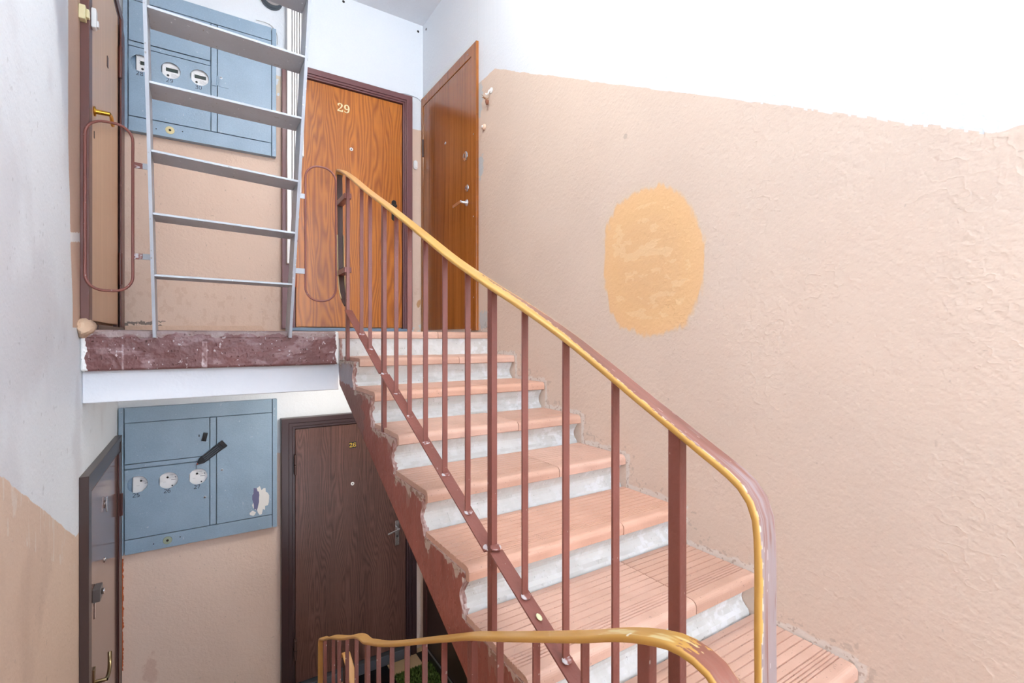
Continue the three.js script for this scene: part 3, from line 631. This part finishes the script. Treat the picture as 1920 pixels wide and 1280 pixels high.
// door 25: brown door in the left wall, lower landing
{
  const t = setting('door_5', [XL, LOW, 3.5], 'dark glossy door with a brass handle seen at a sharp angle on the lower landing');
  const fr = mat(0x453634, 0.3), fr2 = mat(0x4a2c2a, 0.3);
  const m = wood({ w: 512, h: 1024, area: [3.0, -2.85, 1.0, 2.2], light: [150, 118, 108], dark: [118, 88, 80], pore: 0.18, seedX: 31, contrast: 0.7 });
  part(t, 'door_frame', merge([sideCasing(2.93, 4.06, LOW, -0.638, 2.99, 4.02, -0.668, XL, -0.43), sideCasing(2.99, 4.02, LOW, -0.668, 3.05, 3.905, -0.735, XL, -0.437)]), fr);
  part(t, 'cover_strip', sidePlate(shapeOf([[3.91, LOW], [3.98, LOW], [3.98, -0.735], [3.91, -0.735]]), -0.437, -0.428, 0.002), fr2);
  part(t, 'door_leaf', sidePlate(shapeOf([[3.055, LOW + 0.02], [3.9, LOW + 0.02], [3.9, -0.74], [3.055, -0.74]]), XL, -0.44, 0.002), mat(0xffffff, 0.14, { map: m }));
  part(t, 'hinge', (() => { const g = lathe([[0, -0.07], [0.012, -0.07], [0.012, 0.07], [0, 0.07]], 10); g.translate(-0.424, -1.06, -3.94); return metric(g); })(), fr2);
  const c = part(t, 'lock', knobOn('left', -0.44, -0.915, 3.455, [[0, 0], [0.022, 0], [0.02, 0.004], [0, 0.007]]), chrome, 'chrome keyhole cover swung aside');
  part(c, 'keyhole_cover', bar(V(-0.432, -0.875, 3.46), V(-0.430, -0.955, 3.45), 0.006, 0.022, new THREE.Vector3(1, 0, 0), 0.002), chrome);
  peephole(t, 'left', -0.44, -1.216, 3.443);
  const n = part(t, 'night_latch', box(-0.44, -0.41, -1.29, -1.225, 3.08, 3.16, 0.004), mat(0x57504e, 0.4), 'grey night latch box');
  part(n, 'latch_knob', knobOn('left', -0.41, -1.255, 3.12, disc(0.014, 0.012)), chrome);
  part(t, 'keyhole', box(-0.44, -0.436, -1.39, -1.315, 3.13, 3.15, 0.001), chrome);
  const h = part(t, 'door_handle', box(-0.44, -0.433, -1.86, -1.62, 3.09, 3.128, 0.003), bronze, 'brass handle plate with a lever');
  part(h, 'lever', merge([knobOn('left', -0.433, -1.69, 3.109, disc(0.009, 0.045)), rod([[-0.39, -1.69, 3.105], [-0.386, -1.685, 3.15], [-0.388, -1.66, 3.2], [-0.392, -1.62, 3.23]], 0.009, 16)]), bronze);
}
// door 27: dark door in the right-hand wall, lower landing
{
  const t = setting('door_6', [XR, LOW, 3.6], 'dark door edge behind the stair side on the lower landing');
  const fr = mat(0x43201c, 0.4);
  part(t, 'door_frame', sideCasing(3.05, 4.11, LOW, -0.72, 3.12, 4.04, -0.79, 1.69, XR), fr);
  part(t, 'door_leaf', sidePlate(shapeOf([[3.125, LOW + 0.09], [4.035, LOW + 0.09], [4.035, -0.795], [3.125, -0.795]]), 1.70, XR, 0.002), mat(0x3c2c28, 0.35));
  part(t, 'threshold', box(1.69, XR, LOW, LOW + 0.085, 3.12, 4.04, 0.003), mat(0x2c2a2b, 0.35));
  part(t, 'metal_edge', box(1.686, 1.694, LOW + 0.078, LOW + 0.092, 3.12, 4.04, 0.002), steel);
}

// ------------------------------------------------------------------ meter cabinets
function facePrint(kind) {
  const c = document.createElement('canvas'); c.width = 256; c.height = 256; const x = c.getContext('2d');
  x.fillStyle = '#eceef0'; x.fillRect(0, 0, 256, 256); x.fillStyle = '#7b828a';
  if (kind === 'upper') { x.font = '20px sans-serif'; x.fillText('CE', 28, 66); for (let k = 0; k < 5; k++) x.fillRect(120, 150 + k * 14, 70 + (k * 37) % 40, 3); for (let k = 0; k < 3; k++) x.fillRect(26, 84 + k * 12, 30, 3); x.fillRect(110, 40, 60, 2); }
  else { for (let k = 0; k < 4; k++) x.fillRect(120, 62 + k * 12, 60 + (k * 29) % 40, 3); x.fillRect(150, 118, 70, 9); x.fillRect(40, 150, 40, 3); x.fillRect(90, 40, 90, 5); x.fillRect(205, 70, 18, 22); }
  const t = new THREE.CanvasTexture(c); t.colorSpace = THREE.SRGBColorSpace; return t;
}
const prints = { upper: mat(0xffffff, 0.4, { map: facePrint('upper') }), lower: mat(0xffffff, 0.4, { map: facePrint('lower') }) };
const caseMat = mat(0xe6e9ec, 0.4), lcd = mat(0x22322e, 0.2), hammerBump = tex(512, 512, [0, 0, 0.3, 0.3], (a, b) => fbm(a * 107, b * 107, 3, 32), { srgb: false });
function paintBlue(base) {
  const m = tex(512, 512, [0, 0, 1.0, 1.0], (a, b) => { const n = fbm(a * 8, b * 8, 4, 8) - 0.5, f = vn(a * 300, b * 300, 256) - 0.5, s = fbm(a * 70 + 2, b * 40, 2, 80); let c = [base[0] + n * 14 + f * 10, base[1] + n * 14 + f * 10, base[2] + n * 14 + f * 10]; if (s > 0.9) c = mix3(c, [210, 216, 222], 0.5); return c; });
  return mat(0xffffff, 0.4, { map: m, bumpMap: hammerBump, bumpScale: 0.0006 });
}
const blue = paintBlue([143, 168, 189]);
const FRONT = 4.15;
function cabinet(kind, X0, Y0, W, nums, label) {
  const t = thing('meter_cabinet', label, 'cabinet', [X0, Y0, DB]);
  const x = (v) => X0 + v * W / 0.94, y = (v) => Y0 + v, F = FRONT, Hh = 0.99;
  const strip = (a, b, c, d, f = F) => box(x(a), x(b), y(c), y(d), f, DB, 0.002);
  part(t, 'frame', merge([strip(0, 0.026, 0, Hh), strip(0.910, 0.94, 0, Hh), strip(0.031, 0.905, 0.889, Hh), strip(0.031, 0.905, 0, 0.097), strip(0.509, 0.545, 0.103, 0.883, F + 0.002), strip(0.031, 0.503, 0.577, 0.606, F + 0.002), box(x(0.01), x(0.93), y(0.01), y(0.98), 4.192, 4.199, 0)]), blue);
  const up = part(t, 'door', box(x(0.0325), x(0.5045), y(0.6115), y(0.8845), F + 0.001, F + 0.004, 0.001), blue);
  const rt = part(t, 'door', box(x(0.550), x(0.9055), y(0.1025), y(0.8845), F + 0.001, F + 0.004, 0.001), blue);
  const HX = [0.098, 0.266, 0.437].map((v) => x(v)), HY = y(kind === 'upper' ? 0.47 : 0.467);
  const lw = part(t, 'door', plate(shapeOf([[x(0.0325), y(0.1025)], [x(0.5045), y(0.1025)], [x(0.5045), y(0.5715)], [x(0.0325), y(0.5715)]], HX.map((h) => circle(h, HY, 0.0565))), F + 0.001, F + 0.004, 0.0008, 20), blue, 'panel with three round windows');
  nums.forEach((n, k) => part(lw, 'number', digits(n, HX[k] - 0.006, HY - 0.072, F + 0.0002, 0.027, 0.0008), ink));
  const ro = part(t, 'seal', knobOn('back', x(0.262), y(0.05), F, [[0, 0], [0.027, 0], [0.026, 0.003], [0, 0.004]], 24), mat(kind === 'upper' ? 0xd9cf9c : 0x93a08c, 0.5), 'round seal');
  part(ro, 'seal_hole', knobOn('back', x(0.262), y(0.05), F - 0.004, disc(0.008, 0.001, 0.0004), 12), dark);
  for (const s of [-0.078, 0.073]) part(t, 'screw', knobOn('back', x(0.262) + s, y(0.05 + s * 0.1), F, disc(0.004, 0.0012, 0.0004), 10), dark);
  const lock = (p, a, b) => { const l = part(p, 'lock', knobOn('back', x(a), y(b), F + 0.001, [[0.004, 0], [0.009, 0], [0.009, 0.002], [0.004, 0.002]], 14), steel); part(l, 'keyhole', knobOn('back', x(a), y(b), F + 0.001, disc(0.005, 0.001, 0.0004), 10), dark); };
  if (kind === 'upper') {
    lock(rt, 0.571, 0.505);
    part(t, 'latch', box(x(0.512), x(0.538), y(0.435), y(0.475), F - 0.005, F + 0.003, 0.0015), blue);
    const c = part(rt, 'latch', merge([box(x(0.544), x(0.553), y(0.44), y(0.515), F - 0.007, F + 0.002, 0.002), box(x(0.556), x(0.62), y(0.438), y(0.49), F - 0.003, F + 0.002, 0.0015)]), blue);
  } else {
    lock(rt, 0.581, 0.493); lock(lw, 0.478, 0.312);
    part(up, 'keyhole', box(x(0.440), x(0.446), y(0.752), y(0.768), F, F + 0.0015, 0), dark);
    const cl = part(up, 'door_pull', (() => { const g = merge([box(-0.014, 0.014, -0.031, 0.031, 0, 0.012, 0.003), ...[-0.006, 0, 0.006].map((o) => box(o - 0.0016, o + 0.0016, -0.024, 0.024, -0.003, 0.001, 0.0008))]); g.rotateZ(-0.2); g.translate(x(0.477), y(0.748), -F + 0.009); return metric(g); })(), blackPlastic, 'black ridged pull');
    // torn sticker
    const rag = (cx, cy, w, h, n, s) => { const p = []; for (let k = 0; k < n; k++) { const a = k / n * 6.283, r = 0.72 + 0.5 * vn(k * 1.7 + s, s); p.push([cx + Math.cos(a) * w * r, cy + Math.sin(a) * h * r]); } return shapeOf(p); };
    part(rt, 'torn_sticker', plate(rag(x(0.83), y(0.225), 0.052, 0.098, 26, 3), F + 0.0003, F + 0.001, 0), mat(0xe9e9e6, 0.7), 'torn remains of a paper sticker');
    part(rt, 'torn_sticker', plate(rag(x(0.798), y(0.24), 0.026, 0.085, 18, 9), F - 0.0003, F + 0.0005, 0), mat(0x6d6f92, 0.6), 'violet printed scrap');
    part(rt, 'torn_sticker', plate(rag(x(0.775), y(0.135), 0.02, 0.018, 14, 5), F + 0.0003, F + 0.001, 0), mat(0xe9e9e6, 0.7));
  }
  return { HX, HY };
}
const METER = 'electricity meters behind the round cabinet windows';
function meter(kind, X, Y, dx, label) {
  const cx = X + dx, t = thing('electricity_meter', label, 'meter', [cx, Y, 4.192]);
  part(t, 'case', box(cx - 0.058, cx + 0.058, Y - 0.07, Y + 0.09, 4.170, 4.192, 0.006), caseMat);
  const f = new THREE.PlaneGeometry(0.104, 0.104); f.translate(cx, Y - 0.004, -4.1695);
  part(t, 'face_print', f, prints[kind]);
  if (kind === 'upper') { part(t, 'display', box(cx - 0.034, cx + 0.036, Y - 0.002, Y + 0.022, 4.166, 4.171, 0.001), lcd, 'dark display'); part(t, 'button', knobOn('back', cx - 0.022, Y - 0.03, 4.1695, disc(0.0075, 0.004), 14), blackPlastic); }
  else { part(t, 'button', knobOn('back', cx - 0.01, Y + 0.018, 4.1695, disc(0.007, 0.003), 14), blackPlastic); part(t, 'seal_tag', box(cx + 0.012, cx + 0.02, Y - 0.048, Y - 0.038, 4.166, 4.170, 0.002), ink); }
}
{
  const u = cabinet('upper', -0.437, 1.402, 0.934, ['28', '29', '30'], 'pale blue-grey meter cabinet behind the ladder with numbers 28, 29 and 30');
  ['28', '29', '30'].forEach((n, k) => meter('upper', u.HX[k], u.HY, [0.03, 0.006, 0.004][k], `electricity meter showing in the round window over number ${['twenty-eight', 'twenty-nine', 'thirty'][k]}, behind the ladder`));
  const l = cabinet('lower', -0.459, -1.464, 0.962, ['25', '26', '27'], 'blue-grey meter cabinet with a torn sticker and numbers 25, 26 and 27');
  ['25', '26', '27'].forEach((n, k) => meter('lower', l.HX[k], l.HY, [0.03, 0.006, 0.004][k], `electricity meter showing in the round window over number ${['twenty-five', 'twenty-six', 'twenty-seven'][k]}, lower cabinet`));
}
{ // black gadget hung across the cabinet by its wire
  const t = thing('handheld_tester', 'black ridged plastic tester with a red tip hanging diagonally on the blue cabinet', 'tester', [0.07, -0.84, FRONT - 0.012]);
  const ang = Math.atan2(0.124, 0.161), pl = (g) => { g.rotateZ(ang); g.translate(0.068, -0.838, -FRONT + 0.012); return metric(g); };
  part(t, 'body', pl(plate(shapeOf([[-0.1, -0.008], [-0.07, -0.024], [0.1, -0.027], [0.1, 0.027], [-0.07, 0.024], [-0.1, 0.008]]), -0.011, 0.011, 0.003)), mat(0x1b2128, 0.3));
  for (const o of [-0.013, 0, 0.013]) part(t, 'rib', pl(box(-0.055, 0.062, o - 0.003, o + 0.003, -0.014, -0.009, 0.0015)), mat(0x48525c, 0.3));
  part(t, 'end_cap', pl(box(0.078, 0.108, -0.028, 0.028, -0.013, 0.011, 0.003)), mat(0x10131a, 0.25));
  part(t, 'tip', pl(knobOn('back', -0.106, 0, 0, disc(0.004, 0.006, 0.001), 10)), mat(0xd05a3a, 0.4), 'red tip');
  part(t, 'wire', rod([[-0.02, -0.9, FRONT - 0.004], [-0.022, -0.918, FRONT - 0.003], [-0.021, -0.94, FRONT - 0.003]], 0.0012, 8, false, 5), dark);
}

// ------------------------------------------------------------------ steel ladder and its side guards
const greyMap = tex(512, 512, [0, 0, 0.8, 0.8], (a, b) => { const n = fbm(a * 10, b * 10, 4, 8) - 0.5, s = fbm(a * 80, b * 60, 2, 64); let c = [180 + n * 16, 185 + n * 16, 192 + n * 16]; if (s > 0.88) c = [150, 146, 142]; else if (s < 0.12) c = [220, 224, 228]; return c; });
const ladderPaint = mat(0xffffff, 0.42, { map: greyMap, bumpMap: hammerBump, bumpScale: 0.0006 });
const LD = (y) => 2.905 - 0.366 * y, LXL = -0.192, LXR = 0.426;
{
  const t = thing('ladder', 'grey painted steel ladder leaning up from the brown landing edge to the roof hatch', 'ladder', [0.115, 0.02, 2.9]);
  const s = (x0, x1) => { const g = alongX(shapeOf([[LD(-0.0), 0.0], [LD(0) + 0.15, 0.0], [LD(2.8) + 0.155, 2.8], [LD(2.8), 2.8]]), x0, x1); return metric(g); };
  part(t, 'side_rail', s(LXL, LXL + 0.013), ladderPaint); part(t, 'side_rail', s(LXR - 0.014, LXR), ladderPaint);
  for (let k = 0; k < 10; k++) {
    const y = 0.288 + 0.2575 * k, d = LD(y), sk = 0.006 * Math.sin(k * 2.3);
    const g = box(LXL + 0.0135, LXR - 0.0145, y - 0.005, y + 0.005, d, d + (k ? 0.165 : 0.14), 0.0015);
    const p = g.attributes.position; for (let i = 0; i < p.count; i++) p.setY(i, p.getY(i) - (p.getX(i) - 0.1) * (0.012 + 0.02 * (k % 3)) + sk);
    part(t, 'step', g, ladderPaint);
  }
}
function loopPts(x0, x1, y0, y1, d, r, w = 0) {
  const p = [];
  for (const [cx, cy, a0] of [[x1 - r, y1 - r, 0], [x0 + r, y1 - r, 90], [x0 + r, y0 + r, 180], [x1 - r, y0 + r, 270]])
    for (let k = 0; k <= 5; k++) { const a = (a0 + 18 * k) * Math.PI / 180; p.push([cx + r * Math.cos(a), cy + r * Math.sin(a) + w * (cx - x0), d]); }
  const q = []; for (let i = 0; i < p.length; i++) { q.push(p[i]); const n = p[(i + 1) % p.length], L = Math.hypot(n[0] - p[i][0], n[1] - p[i][1]); const m = Math.floor(L / 0.06); for (let j = 1; j <= m; j++) q.push(p[i].map((v, c) => v + (n[c] - v) * j / (m + 1))); }
  return q;
}
{
  const t = thing('ladder_guard', 'rusty brown bent rod guard beside the pale wood door, bracketed to the ladder', 'guard rail', [-0.36, 0.6, 2.95]);
  const pts = loopPts(-0.447, -0.272, 0.222, 1.015, 2.95, 0.07);
  part(t, 'rod', rod(pts, 0.0062, 140, true), brown);
  for (const y of [0.832, 0.393]) { part(t, 'bracket', box(-0.274, -0.232, y - 0.014, y + 0.014, 2.946, 2.952, 0.001), scuffed); part(t, 'bracket', box(-0.234, LXL + 0.002, y - 0.014, y + 0.014, 2.9455, 2.9515, 0.001), ladderPaint, 'grey painted half'); }
  const u = thing('ladder_guard', 'brown bent rod guard in front of the orange wood door, bracketed to the ladder', 'guard rail', [0.59, 0.6, 2.95]);
  part(u, 'rod', rod(loopPts(0.503, 0.670, 0.212, 0.985, 2.95, 0.075), 0.0055, 140, true), brown);
  part(u, 'bracket', box(LXR - 0.002, 0.502, 0.362, 0.392, 2.946, 2.952, 0.001), ladderPaint, 'grey bracket'); part(u, 'bracket', box(LXR + 0.02, 0.502, 0.787, 0.815, 2.946, 2.952, 0.001), ladderPaint);
}

// ------------------------------------------------------------------ added unseen fill lamps that brighten the side walls and lower landing
for (const [X, Y, D, power, label] of [[0.62, TOP, 1.7, 5.2, 'added fill lamp with an opal dome on the ceiling above the stair flight, out of view'], [0.85, -0.155, 3.32, 1.6, 'added fill lamp with an opal dome on the lower landing ceiling, hidden behind the whitewashed beam']]) {
  const t = thing('added_fill_lamp', label, 'lamp', [X, Y, D]);
  const ring = lathe([[0, 0], [0.1, 0], [0.1, -0.018], [0, -0.018]], 28); ring.translate(X, Y, -D);
  part(t, 'lamp_base', metric(ring), whitePlastic);
  const dome = lathe([[0.092, -0.018], [0.1, -0.035], [0.088, -0.062], [0.055, -0.08], [0, -0.086]], 28); dome.translate(X, Y, -D);
  part(t, 'lamp_glass', metric(dome), new THREE.MeshStandardMaterial({ color: 0xf4f2ec, roughness: 0.4, emissive: 0xfff6ea, emissiveIntensity: 1.4 }));
  const l = new THREE.PointLight(0xfffaf2, power, 0, 2); l.position.set(0, -0.13, 0); l.castShadow = true; l.shadow.radius = 5; t.add(l); l.name = 'fill_light';
}

// ------------------------------------------------------------------ small things on the walls
{ // ribbed white cable trunking
  const t = thing('cable_trunking', 'white ribbed plastic cable trunking running down the wall behind the ladder', 'trunking', [0.63, 1.5, 4.13]);
  part(t, 'cover', box(0.566, 0.598, 0.575, TOP - 0.01, 4.085, 4.128, 0.004), whitePlastic);
  for (let k = 0; k < 5; k++) part(t, 'rib', box(0.602 + k * 0.0175, 0.602 + k * 0.0175 + 0.0135, [0.62, 0.76, 0.93, 1.13, 1.42][k], TOP - 0.01, 4.078, 4.128, 0.005), whitePlastic);
}
{ // round fitting high on the back wall, only its lower rim in view
  const t = thing('wall_lamp', 'round white wall lamp with a dark base above the upper meter cabinet', 'lamp', [0.47, 2.63, DB]);
  part(t, 'lamp_base', knobOn('back', 0.47, 2.635, DB, [[0, 0], [0.078, 0], [0.078, 0.05], [0, 0.05]], 28), mat(0x4a545c, 0.45), 'dark grey base');
  part(t, 'lamp_glass', knobOn('back', 0.474, 2.64, 4.149, [[0.07, 0], [0.072, 0.03], [0.06, 0.075], [0.035, 0.095], [0, 0.102]], 28), mat(0xeceae8, 0.35));
}
lone('doorbell', 'small white doorbell button between the orange door and the side wall', 'doorbell', merge([plate((() => { const s = new THREE.Shape(); s.absarc(1.651, 1.595, 0.019, 0, Math.PI, false); s.absarc(1.651, 1.551, 0.019, Math.PI, 2 * Math.PI, false); return s; })(), 4.182, DB, 0.004), box(1.640, 1.662, 1.545, 1.60, 4.176, 4.184, 0.004)]), whitePlastic);
{
  const t = thing('doorbell', 'round beige doorbell button on the beige wall beside the brown wood door', 'doorbell', [XR, 1.518, 3.05]);
  part(t, 'bell_base', knobOn('right', XR, 1.518, 3.048, [[0, 0], [0.021, 0], [0.021, 0.008], [0.015, 0.018], [0, 0.018]]), mat(0xe2c3aa, 0.5));
  part(t, 'button', knobOn('right', 1.709, 1.518, 3.048, disc(0.009, 0.007)), whitePlastic);
  const b = thing('doorbell', 'yellowed doorbell button on the wall edge beside the pale wood door frame', 'doorbell', [XL, 1.48, 2.94]);
  part(b, 'bell_case', box(XL, -0.44, 1.455, 1.52, 2.915, 2.955, 0.004), ivory); part(b, 'button', box(-0.44, -0.428, 1.468, 1.508, 2.923, 2.948, 0.004), ivory);
  const c = thing('doorbell', 'white doorbell button on the frame of the pale wood door', 'doorbell', [-0.432, 1.51, 3.0]);
  part(c, 'bell_case', box(-0.432, -0.412, 1.462, 1.555, 2.985, 3.025, 0.006), whitePlastic); part(c, 'button', box(-0.412, -0.404, 1.47, 1.50, 2.992, 3.018, 0.003), whitePlastic);
}
{ // white hook with a tiny straw ornament
  const t = thing('wall_hook', 'white plastic wall hook high on the beige wall beside the brown wood door', 'hook', [XR, 1.734, 2.955]);
  part(t, 'hook_plate', knobOn('right', XR, 1.742, 2.953, [[0, 0], [0.021, 0], [0.02, 0.005], [0, 0.008]]), whitePlastic);
  part(t, 'hook', rod([[1.72, 1.745, 2.953], [1.708, 1.735, 2.955], [1.704, 1.718, 2.962], [1.702, 1.715, 2.976], [1.70, 1.728, 2.984]], 0.005, 20), whitePlastic);
  const o = thing('hanging_ornament', 'tiny brown pot ornament with straw hanging below the white wall hook', 'ornament', [1.712, 1.67, 2.975]);
  part(o, 'pot', (() => { const g = lathe([[0, -0.015], [0.009, -0.015], [0.013, 0], [0.0135, 0.011], [0.011, 0.011], [0.009, 0]], 14); g.translate(1.703, 1.662, -2.972); return metric(g); })(), mat(0x8e5a44, 0.7));
  const st = []; for (let k = 0; k < 14; k++) { const a = rnd() * 6.28, l = 0.025 + rnd() * 0.03; st.push(rod([[1.703, 1.672, 2.972], [1.703 + Math.cos(a) * l * 0.4 - 0.004, 1.672 + l * 0.6, 2.972 + Math.abs(Math.sin(a)) * l * 0.6], [1.703 + Math.cos(a) * l * 0.6 - 0.006, 1.672 + l * 0.8, 2.972 + Math.abs(Math.sin(a)) * l]], 0.0016, 4, false, 4)); }
  part(o, 'straw', merge(st), mat(0x8a5a30, 0.8)).userData.kind = 'stuff';
  part(o, 'string', rod([[1.704, 1.716, 2.966], [1.703, 1.70, 2.969], [1.703, 1.676, 2.972]], 0.0009, 6, false, 4), mat(0xd8c8b0, 0.8));
}
lone('loose_wire', 'thin grey wire drooping from the orange door casing to the corner', 'wire', rod([[1.50, 2.185, 4.194], [1.56, 2.196, 4.193], [1.634, 2.194, 4.193], [1.68, 2.185, 4.194], [1.712, 2.16, 4.195]], 0.0022, 24, false, 5), mat(0x9aa0a6, 0.6));
lone('loose_wire', 'thin pale wire arching over the top corner of the upper meter cabinet', 'wire', rod([[0.36, 2.44, 4.196], [0.42, 2.442, 4.194], [0.47, 2.43, 4.194], [0.505, 2.38, 4.195], [0.512, 2.3, 4.196]], 0.0022, 24, false, 5), mat(0xb4b4b0, 0.6));
for (const [X, Y, D, f, l] of [[1.68, 2.804, DB, 'back', 'dark drill hole in the white back wall beside the ceiling corner'], [1.016, 2.829, DB, 'back', 'dark drill hole in the white wall above the orange door'], [XR, 2.80, 4.124, 'right', 'dark drill hole in the white side wall beside the ceiling corner']])
  lone('wall_plug', l, 'wall plug', knobOn(f, X, Y, D, disc(0.011, 0.0015, 0.0005), 14), dark, 'drill holes near the ceiling');

renderer.render(scene, camera);
